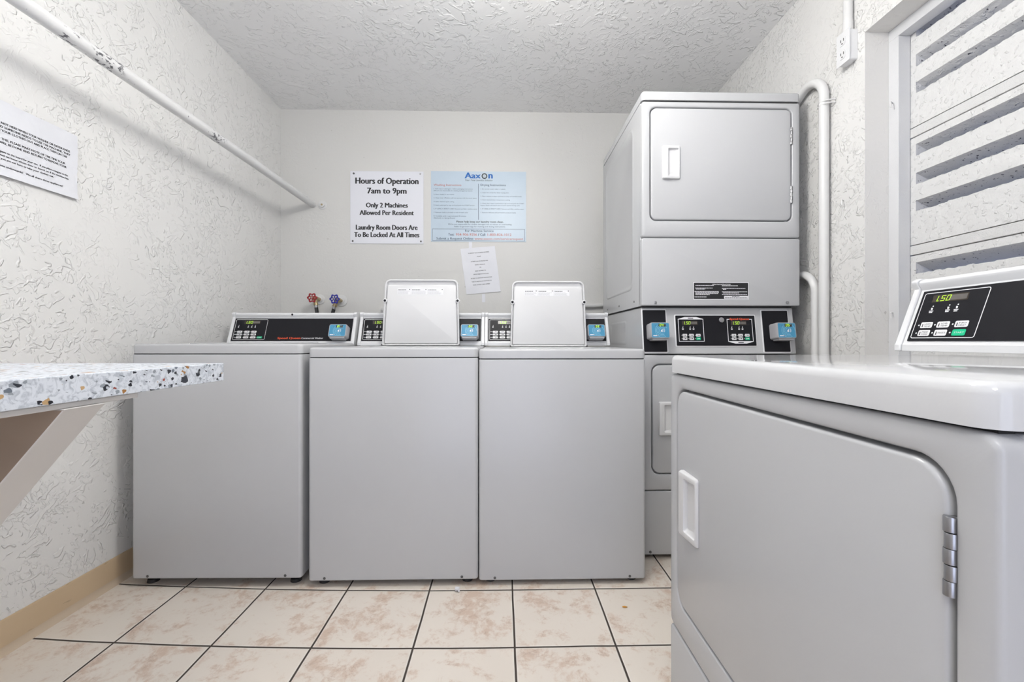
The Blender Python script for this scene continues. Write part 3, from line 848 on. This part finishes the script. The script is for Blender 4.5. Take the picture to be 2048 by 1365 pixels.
# ------------------------------------------------------------------ hanging rod
mb = MB(); mb.tube([(-1.305, -1.55, 1.835), (-1.305, 0.4, 1.858), (-1.305, 1.4, 1.867), (-1.295, 2.2, 1.872), (-1.288, YB, 1.872)], .0215, 24)
tag(mb.build('hanging_rod', 'rod'), 'long white painted metal hanging rod with scuffed paint along the left wall', 'rod')
mb = MB(); mb.cyl((-1.224, YB, 1.870), (0, -1, 0), .030, .005, 28, .002); mb.cyl((-1.224, YB - .005, 1.870), (0, -1, 0), .018, .009, 24, .003)
hk = mb.build('wall_flange', 'pvc'); tag(hk, 'small round painted flange with a screw on the back wall at the rod end', 'flange')
mb = MB(); mb.cyl((-1.224, YB - .014, 1.870), (0, -1, 0), .0065, .002, 12, .0005); mb.build('flange_screw', 'brass', hk)

# ------------------------------------------------------------------ signs and notices
def px_map(zr, world):
    (x0, y0, x1, y1), (X0, X1, Z0, Z1) = zr, world
    return (lambda x: (x - x0) / (x1 - x0) * (X1 - X0)), (lambda y: (y1 - y) / (y1 - y0) * (Z1 - Z0))
# hours sign
SX0, SX1, SZ0, SZ1 = -1.036, -.540, 1.609, 2.103
sg = MB().box(SX0, SX1, YB - .004, YB - .0002, SZ0, SZ1).build('hours_sign', 'sign_white', bevel=.0008)
tag(sg, 'square white sign with black lettering about opening hours on the back wall', 'sign')
U_, V_ = px_map((701, 343, 847, 489), (SX0, SX1, SZ0, SZ1))
d = Dec((SX0, YB - .004, SZ0), (1, 0, 0), (0, 0, 1), ['black_ink'])
for t_, a, b, base, cap, bo in (('Hours of Operation', 711, 837.5, 368.5, 12.3, .042), ('7am to 9pm', 734.5, 813.5, 388, 11.6, .042), ('Only 2 Machines', 732, 816, 416, 9.4, .044),
                            ('Allowed Per Resident', 719.5, 828, 431.2, 9.4, .044), ('Laundry Room Doors Are', 712, 835.5, 461, 9.8, .044), ('To Be Locked At All Times', 708.5, 839, 475.8, 9.8, .044)):
    d.text(t_, U_(a), U_(b), V_(base), cap * (SZ1 - SZ0) / 146, 'black_ink', bo, 1)
    if t_ in ('7am to 9pm', 'Allowed Per Resident', 'To Be Locked At All Times'):
        d.build('lettering', sg); d.mb = MB()
for x, z in ((708, 348), (841, 348), (706, 484), (842, 484)):
    mb = MB(); mb.cyl((SX0 + U_(x), YB - .004, SZ0 + V_(z)), (0, -1, 0), .0065, .002, 12, .0008); mb.build('sign_screw', 'chrome' if z == 348 and x > 800 else 'screw', sg)
# instruction poster
AX0, AX1, AZ0, AZ1 = -.489, .162, 1.626, 2.108
ps = MB().box(AX0, AX1, YB - .003, YB - .0002, AZ0, AZ1).build('instruction_poster', 'sign_blue')
tag(ps, 'pale blue laundry instruction poster with two text columns on the back wall', 'poster')
U_, V_ = px_map((25, 35, 1745, 1320), (AX0, AX1, AZ0, AZ1)); k_ = (AZ1 - AZ0) / 1285
d = Dec((AX0, YB - .003, AZ0), (1, 0, 0), (0, 0, 1), ['navy_ink', 'red_ink', 'blue_ink', 'black_ink', 'grey_ink', 'white_ink', 'sign_blue'])
T = lambda t_, a, b, base, cap, ink, bo=0.0, sk=0.0: d.text(t_, U_(a), U_(b), V_(base), cap * k_, ink, bo, 2, sk)
T('Aax', 630, 925, 163, 105, 'blue_ink', .045); T('n', 1060, 1142, 163, 118, 'blue_ink', .045)
d.circ(U_(990), V_(120), .0125, .0195, 'black_ink', 2, 28); d.circ(U_(990), V_(120), .004, .0075, 'grey_ink', 2, 16)
T('Your Total Laundry Solution', 632, 1130, 212, 32, 'black_ink', 0, .3)
d.build('logo', ps); d.mb = MB()
T('Washing Instructions', 75, 572, 305, 36, 'red_ink', .006); T('Drying Instructions', 920, 1378, 300, 36, 'navy_ink', .012)
for t_, a, b, y in (('1. Add soap or detergent - follow packaging instructions', 75, 778, 368), ('(We are not responsible for clothing damaged by bleach)', 75, 770, 402), ('2. Place clothes in the washer', 75, 445, 470),
                    ('3. Close cover. (Machine will not operate with the cover open)', 75, 846, 534), ('4. Select desired cycle setting', 75, 442, 602), ('5. Insert coin/card or tap card and push the START button', 75, 812, 666),
                    ('6. IF USING A SMART CARD: Remove card after machine starts', 75, 855, 732), ('7. Remove clothes promptly at end of wash cycle', 75, 690, 798), ('8. Complete cycle is approximately 30 minutes', 75, 658, 864),
                    ('Absolutely no dyeing allowed', 75, 458, 900),
                    ('1. Do not dry wool, rubber or plastic', 920, 1370, 366), ('2. Clean lint screen for faster drying time', 920, 1432, 432), ('3. Place clothes in dryer and load so they can tumble freely', 920, 1662, 498),
                    ('4. Select desired dryer temperature setting', 920, 1452, 564), ('5. Close door. Insert coins/card or tap card and push the START', 920, 1708, 628), ('button. Dryer will stop if door is to be opened during cycle', 920, 1630, 664),
                    ('6. IF USING A SMART CARD: Remove card after machine starts', 920, 1702, 728), ('7. Remove delicates and permanent press promptly', 920, 1562, 796)):
    T(t_, a, b, y, 19, 'navy_ink')
d.build('instruction_text', ps); d.mb = MB()
d.rect(U_(877), U_(884), V_(920), V_(262), 'navy_ink', 2)
T('Please help keep our laundry room clean.', 484, 1335, 972, 34, 'black_ink', .02)
T("We're not responsible for clothes damaged due to misuse or overloading.", 332, 1486, 1014, 25, 'navy_ink'); T('Refer to garment tags for washing and drying instructions.', 448, 1370, 1056, 25, 'navy_ink')
d.build('instruction_text', ps); d.mb = MB()
x0, x1, y0, y1 = U_(50), U_(1722), V_(1305), V_(1088)
d.ring([(x0, y0), (x1, y0), (x1, y1), (x0, y1)], [(x0 + .0018, y0 + .0018), (x1 - .0018, y0 + .0018), (x1 - .0018, y1 - .0018), (x0 + .0018, y1 - .0018)], 'navy_ink', 2)
T('For Machine Service', 640, 1155, 1142, 40, 'navy_ink', .006)
T('Text:', 338, 444, 1212, 44, 'navy_ink', .012); T('954-906-9256', 474, 855, 1212, 44, 'red_ink', .008); T('/', 872, 895, 1212, 44, 'black_ink', .02); T('Call:', 912, 1014, 1212, 44, 'navy_ink', .012); T('1-800-826-1012', 1046, 1478, 1212, 44, 'red_ink', .008)
T('Submit a Request Online:', 122, 796, 1285, 42, 'navy_ink', .012); T('www.aaxon.com/servicerequest', 812, 1690, 1285, 40, 'red_ink', .008)
d.build('lettering', ps)

def curl(u, v): return .0
def paper_sheet(name, O, U, V, w_, h, lift, label, nu=20, nv=16):
    """sheet of paper following the wall with slight waves; lift(u,v) gives the standoff"""
    O = Vector(O); U = Vector(U).normalized(); V = Vector(V).normalized(); Nn = U.cross(V).normalized()
    mb = MB(); vs = []; fs = []
    for lay in (0, 1):
        for i in range(nu + 1):
            for j in range(nv + 1):
                u, v = i / nu, j / nv
                vs.append(O + U * u * w_ + V * v * h + Nn * (lift(u, v) + (.0004 if lay else 0)))
    B = (nu + 1) * (nv + 1)
    for i in range(nu):
        for j in range(nv):
            a = i * (nv + 1) + j; q = (a, a + nv + 1, a + nv + 2, a + 1)
            fs.append(tuple(B + x for x in q)); fs.append(q[::-1])
    for i in range(nu):
        a = i * (nv + 1); fs.append((a, a + nv + 1, B + a + nv + 1, B + a)); a += nv; fs.append((a, a + nv + 1, B + a + nv + 1, B + a))
    for j in range(nv):
        a = j; fs.append((a, a + 1, B + a + 1, B + a)); a = nu * (nv + 1) + j; fs.append((a, a + 1, B + a + 1, B + a))
    mb.add(vs, fs); o = mb.build(name, 'paper', smooth=60)
    return tag(o, label, 'notice')
def paper_text(parent, O, U, V, w_, h, lift, lines, ink='black_ink'):
    U = Vector(U).normalized(); V = Vector(V).normalized()
    d = Dec(O, U, V, [ink])
    base = d.P
    d.P = lambda u, v, lay: Vector(O) + U * u + V * v + d.N * (lift(u / w_, v / h) + .0010)
    for t_, a, b, vv, cap, bo in lines: d.text(t_, a * w_, b * w_, vv * h, cap, ink, bo)
    return d.build('lettering', parent)

# tilted note on the back wall
ang = R(5.2); Uv = (cos(ang), 0, sin(ang) * .98); Vv = (-sin(ang + R(2.3)), 0, cos(ang + R(2.3)))
O = (-.247, YB - .0015, 1.264); w_, h = .236, .315
lf = lambda u, v: .001 + .006 * max(0, (.12 - v) / .12) * max(0, u - .35) + .0012 * sin(u * 7 + v * 3) ** 2 + .003 * max(0, .12 - abs(v - .52)) / .12 * max(0, .2 - u) / .2
nt = paper_sheet('paper_notice', O, Uv, Vv, w_, h, lf, 'tilted white printed sheet taped on the back wall under the blue poster')
L_ = [('TO REPORT OUT OF ORDER MACHINES', .20, .81, .875), ('PLEASE', .45, .56, .795), ('ATTEMPT CALL 954-906-9256 AND', .25, .75, .69), ('LEAVE A MESSAGE', .36, .65, .615), ('OR', .48, .53, .555),
      ('SEND AN EMAIL TO', .34, .65, .48), ('SERVICE@AAXON.COM', .28, .72, .41), ('BE SURE TO LEAVE ANY INFORMATION', .19, .80, .325), ('THAT IS HELPFUL IN ADDITION TO', .20, .78, .25), ('YOUR LAUNDRY CARD NUMBER', .22, .72, .18)]
paper_text(nt, O, Uv, Vv, w_, h, lf, [(a, b, c, e, .0062, .02) for a, b, c, e in L_])
mb = MB(); Vt = Vector(Vv); Ut = Vector(Uv)
for (a, b, r_) in ((.48, -.035, .3), (.30, .330, -.5)):
    c = Vector(O) + Ut * (a * .236) + Vt * b
    mb.box(c.x - .011, c.x + .011, YB - .0016, YB - .0004, c.z - .028, c.z + .028)
mb.build('tape', 'paper', nt)
# large note on the left wall: u runs towards the back (+Y) on the wall facing +X
O = (XL + .0025, 1.245, 1.440); Uv = (0, 1, .012); Vv = (0, 0, 1); w_, h = .288, .224
lf = lambda u, v: .0025 + .0014 * sin(v * 60) * max(0, (u - .93) / .07) + .0022 * sin(u * 5 + v * 4) ** 2 + .0035 * max(0, (.08 - v) / .08) + .004 * max(0, (v - .88) / .12) * (1 - u)
# text must read from inside the room: U = -? the wall faces +X, so left-to-right for the reader is +Y
nl = paper_sheet('paper_notice', O, Uv, Vv, w_, h, lf, 'large white typed notice sheet taped on the textured left wall below the rod', 24, 20)
X_ = lambda x: x
L_ = [('IF YOU ARE NOT HERE WHEN YOUR WASHER OR DRYER ENDS', .04, .905, .690, .0066), ('CYCLE AND SOMEONE NEEDS TO USE THE MACHINE, THEY', .05, .910, .640, .0066), ('MAY TAKE YOUR CLOTHES OUT AND PLACE THEM ON THE', .06, .875, .590, .0066),
      ('TO AVOID THIS, PLEASE MAKE NOTE OF THE TIME YOUR', .05, .855, .480, .0066), ('CLOTHES WILL BE DONE AND RETURN TO REMOVE YOUR', .05, .870, .430, .0066),
      ('There are magnets on the board for your use.  If you place a magnet on the', .04, .885, .310, .0058), ('machine, at least we know whose door to knock on if the machine has', .04, .890, .262, .0058), ('stopped and you are not here to take your clothes out.', .04, .720, .214, .0058),
      ('Hope everyone understands!   We all share these appliances!', .04, .820, .120, .0060)]
paper_text(nl, O, Uv, Vv, w_, h, lf, [(a, b, c, e, f_, .03) for a, b, c, e, f_ in L_])

# ------------------------------------------------------------------ water valves
def valve(X, Z, wheel, label, hose_dx, fl_r, dy=.125):
    t_ = empty('water_valve', (X, YB, Z), 0, label, 'valve', 'washer supply valves on the back wall')
    mb = MB(); mb.cyl((0, 0, 0), (0, -1, 0), fl_r, .006, 28, .003); mb.cyl((0, -.006, 0), (0, -1, 0), fl_r * .55, .006, 24, .003); mb.build('escutcheon', 'pvc', t_)
    mb = MB(); mb.cyl((0, -.004, 0), (0, -1, 0), .012, dy - .055, 16, .001); mb.cyl((0, -.040, 0), (0, -1, 0), .016, .014, 6); mb.cyl((0, -.060, 0), (0, -1, 0), .017, .030, 16, .004)
    mb.tube([(0, -.076, -.004), (hose_dx * .2, -.078, -.030), (hose_dx * .35, -.078, -.045)], [.013, .013, .015], 16)
    mb.cyl((0, -.090, 0), (0, -1, 0), .006, dy - .088, 12); mb.build('valve_body', 'brass', t_)
    mb = MB(); n_ = 48; r0 = .030
    def ring_pt(i, y, kk): 
        a = 2 * pi * i / n_; r_ = (r0 + .0042 * cos(a * 6)) * kk
        return (r_ * cos(a), y, r_ * sin(a))
    mb.loft([[ring_pt(i, -dy + .010, .70) for i in range(n_)], [ring_pt(i, -dy + .010, .97) for i in range(n_)], [ring_pt(i, -dy + .004, 1.0) for i in range(n_)], [ring_pt(i, -dy, .95) for i in range(n_)], [ring_pt(i, -dy, .72) for i in range(n_)], [ring_pt(i, -dy + .010, .70) for i in range(n_)]], False, False)
    for k in range(6):
        a = pi / 6 + k * pi / 3; mb.tube([(.006 * cos(a), -dy + .004, .006 * sin(a)), (.024 * cos(a), -dy + .004, .024 * sin(a))], .0034, 8)
    mb.cyl((0, -dy + .010, 0), (0, -1, 0), .009, .011, 16, .001)
    wh = mb.build('handwheel', wheel, t_)
    mb = MB(); mb.cyl((0, -dy - .001, 0), (0, -1, 0), .0045, .002, 12, .0005); mb.build('wheel_screw', 'chrome', wh)
    x = hose_dx
    mb = MB(); mb.tube([(x * .35, -.078, -.043), (x * .42, -.078, -.066)], .0105, 12); mb.build('hose_coupling', 'chrome', t_)
    mb = MB(); mb.tube([(x * .42, -.078, -.060), (x * .6, -.076, -.09), (x * .8, -.085, -.16), (x, -.12, -.28), (x * 1.1, -.19, -.40), (x * 1.1, -.24, -.44)], .0115, 14); mb.build('supply_hose', 'rubber', t_)
    return t_
valve(-1.241, 1.227, 'red_wheel', 'water valve with red handwheel and black hose on the back wall', .02, .034)
valve(-1.096, 1.219, 'blue_wheel', 'water valve with blue handwheel and black hose on the back wall', -.05, .040)
# white fitting half hidden behind the raised lid
mb = MB(); mb.cyl((-.800, YB, 1.165), (0, -1, 0), .020, .03, 20, .006); mb.tube([(-.800, YB - .02, 1.165), (-.800, YB - .02, 1.05)], .013, 14)
o = tag(mb.build('wall_fitting', 'pvc'), 'small white pipe fitting on the back wall half hidden behind the middle raised lid', 'pipe fitting')
# hoses and pipe near the stack
mb = MB(); mb.tube([(.35, YB - .022, 1.185), (.50, YB - .022, 1.187), (.62, YB - .022, 1.186), (.75, YB - .024, 1.196), (.90, YB - .024, 1.20)], .013, 14)
tag(mb.build('wall_pipe', 'pvc'), 'white horizontal pipe low on the back wall beside the stacked dryer', 'pipe')
mb = MB(); mb.tube([(-.165, 2.362, .02), (-.165, 2.38, .80), (-.165, 2.40, 1.02), (-.135, 2.41, 1.10), (-.105, 2.42, 1.02), (-.10, 2.42, .70), (-.10, 2.42, .02)], .011, 12)
tag(mb.build('drain_hose', 'pvc'), 'pale drain hose looping up just behind the control console of the middle washer', 'hose')

# ------------------------------------------------------------------ conduits on the right wall
def arc(c, r_, a0, a1, n_=10):   # in the YZ plane
    return [(c[0], c[1] + r_ * cos(R(a0 + (a1 - a0) * i / n_)), c[2] + r_ * sin(R(a0 + (a1 - a0) * i / n_))) for i in range(n_ + 1)]
xx = XR - .024
p = [(xx, 2.10, 1.985), (xx, 1.96, 2.000)] + arc((xx, 1.830, 1.965), .092, 62, 180, 12)[0:] + [(xx, 1.738, 1.7), (xx, 1.738, 1.2), (xx, 1.738, .10)]
mb = MB(); mb.tube(p, .0185, 20)
cA = tag(mb.build('conduit', 'pvc'), 'tall white painted conduit with arched top running down the right wall beside the stacked dryer', 'conduit', None)
mb = MB()
for dz in (0, .012): mb.tube([(XR - .004, 1.700, 1.920 + dz), (XR - .03, 1.712, 1.922 + dz), (XR - .042, 1.738, 1.924 + dz), (XR - .03, 1.764, 1.926 + dz), (XR - .004, 1.776, 1.93 + dz)], .0028, 8)
mb.build('wire_strap', 'pvc', cA)
p = [(xx - .004, 2.0, 1.235), (xx - .004, 1.90, 1.235)] + arc((xx - .004, 1.868, 1.150), .088, 80, 180, 12) + [(xx - .004, 1.780, .8), (xx - .004, 1.780, .10)]
mb = MB(); mb.tube(p, .0165, 20)
tag(mb.build('conduit', 'pvc'), 'short white conduit bending from the lower edge of the upper dryer onto the right wall', 'conduit')

# outlet box and its conduit
ob = empty('outlet_box', (XR, 1.625, 2.085), 0, 'white surface mounted double electrical outlet box high on the right wall', 'outlet')
mb = MB(); L = []
for i, x in ((0, -.0005), (0, -.030), (.001, -.033)): L.append([(x, y, z) for y, z in rr(.056 - 2 * i, .118 - 2 * i, .006, 5)])
mb.loft(L); mb.build('box_body', 'plastic', ob)
mb = MB(); L = []
for i, x in ((0, -.033), (0, -.0355), (.001, -.0365)): L.append([(x, y, z) for y, z in rr(.062 - 2 * i, .124 - 2 * i, .004, 5)])
mb.loft(L); cv_ = mb.build('cover_plate', 'plastic', ob)
for z in (.026, -.026):
    mb = MB(); L = []
    for i, x in ((0, -.036), (.0005, -.0385)): L.append([(x, y, zz) for y, zz in rr(.034 - 2 * i, .034 - 2 * i, .013, 5, 0, z)])
    mb.loft(L); rc = mb.build('receptacle', 'plastic', ob)
    mb = MB()
    for y in (-.007, .006): mb.box(-.0395, -.0384, y - .001, y + .001, z - .001, z + .009)
    mb.cyl((-.0384, 0, z - .009), (-1, 0, 0), .0026, .0012, 10); mb.build('socket_slot', 'dark', rc, smooth=0)
mb = MB(); mb.tube([(XR - .0185, 1.622, 2.142), (XR - .0185, 1.622, 2.185), (XR - .0185, 1.622, 2.19), (XR - .0185, 1.622, ZC)], [.017, .017, .0155, .0155], 18)
tag(mb.build('conduit', 'pvc'), 'white conduit rising from the outlet box to the ceiling', 'conduit')

# bent nails
def nail(x, y, z, dirx, label):
    mb = MB(); mb.tube([(x, y, z), (x - .012, y - .006, z + .001), (x - .016, y - .010, z - .003), (x - .017, y - .012, z - .022)], .0022, 8)
    tag(mb.build('bent_nail', 'pvc'), label, 'nail')
nail(XR + .090, 1.548, 1.83, 0, 'painted bent nail high on the window frame')
nail(XR + .090, 1.548, 1.05, 0, 'painted bent nail low on the window frame near the dryer console')
nail(XR, 1.665, 1.505, 0, 'painted bent nail in the plaster between conduit and window')

# crumbs on the floor
mb = MB()
mb.tube([(-.176, 1.612, .001), (-.173, 1.606, .012), (-.166, 1.602, .015), (-.163, 1.599, .004)], [.004, .007, .007, .003], 10)
tag(mb.build('paper_scrap', 'paper'), 'tiny white crumpled scrap on the floor in front of the washers', 'scrap')
mb = MB(); mb.tube([(.425, 1.498, .002), (.432, 1.494, .0045), (.442, 1.496, .002)], [.0015, .003, .001], 8)
tag(mb.build('crumb', 'orange'), 'tiny orange crumb on a floor tile near the dryer', 'crumb')

# ------------------------------------------------------------------ two added ceiling lamps, unseen from the camera: opal globe on a short stem
M['globe'] = simple('added_opal_globe', (.9, .9, .88), .5, emit=(1, .985, .955), es=LAMP)
M['fill_globe'] = simple('added_fill_globe', (.9, .9, .88), .5, emit=(1, .985, .955), es=LAMP * .60)
def added_globe_light(x, y, label, gm='globe'):
    lp = empty('added_ceiling_light', (x, y, ZC), 0, label, 'ceiling light', 'added unseen globe lights')
    mb = MB(); mb.cyl((0, 0, 0), (0, 0, -1), .06, .02, 28, .006); mb.cyl((0, 0, -.018), (0, 0, -1), .014, .09, 16); mb.build('lamp_base', 'plastic', lp)
    mb = MB(); n_ = 32; rg = .17
    mb.loft([[(rg * sin(pi * k / 16) * cos(2 * pi * i / n_), rg * sin(pi * k / 16) * sin(2 * pi * i / n_), -.27 + rg * cos(pi * k / 16)) for i in range(n_)] for k in range(1, 16)])
    mb.build('globe', gm, lp, smooth=80)
added_globe_light(.05, 1.12, 'invented round white globe ceiling light, unseen above the washers')  # main lamp is invented, set by where the left wall is brightest
added_globe_light(-.35, -.55, 'added white globe fill light, unseen behind the camera', 'fill_globe')  # second lamp is added fill that lifts the lower left wall
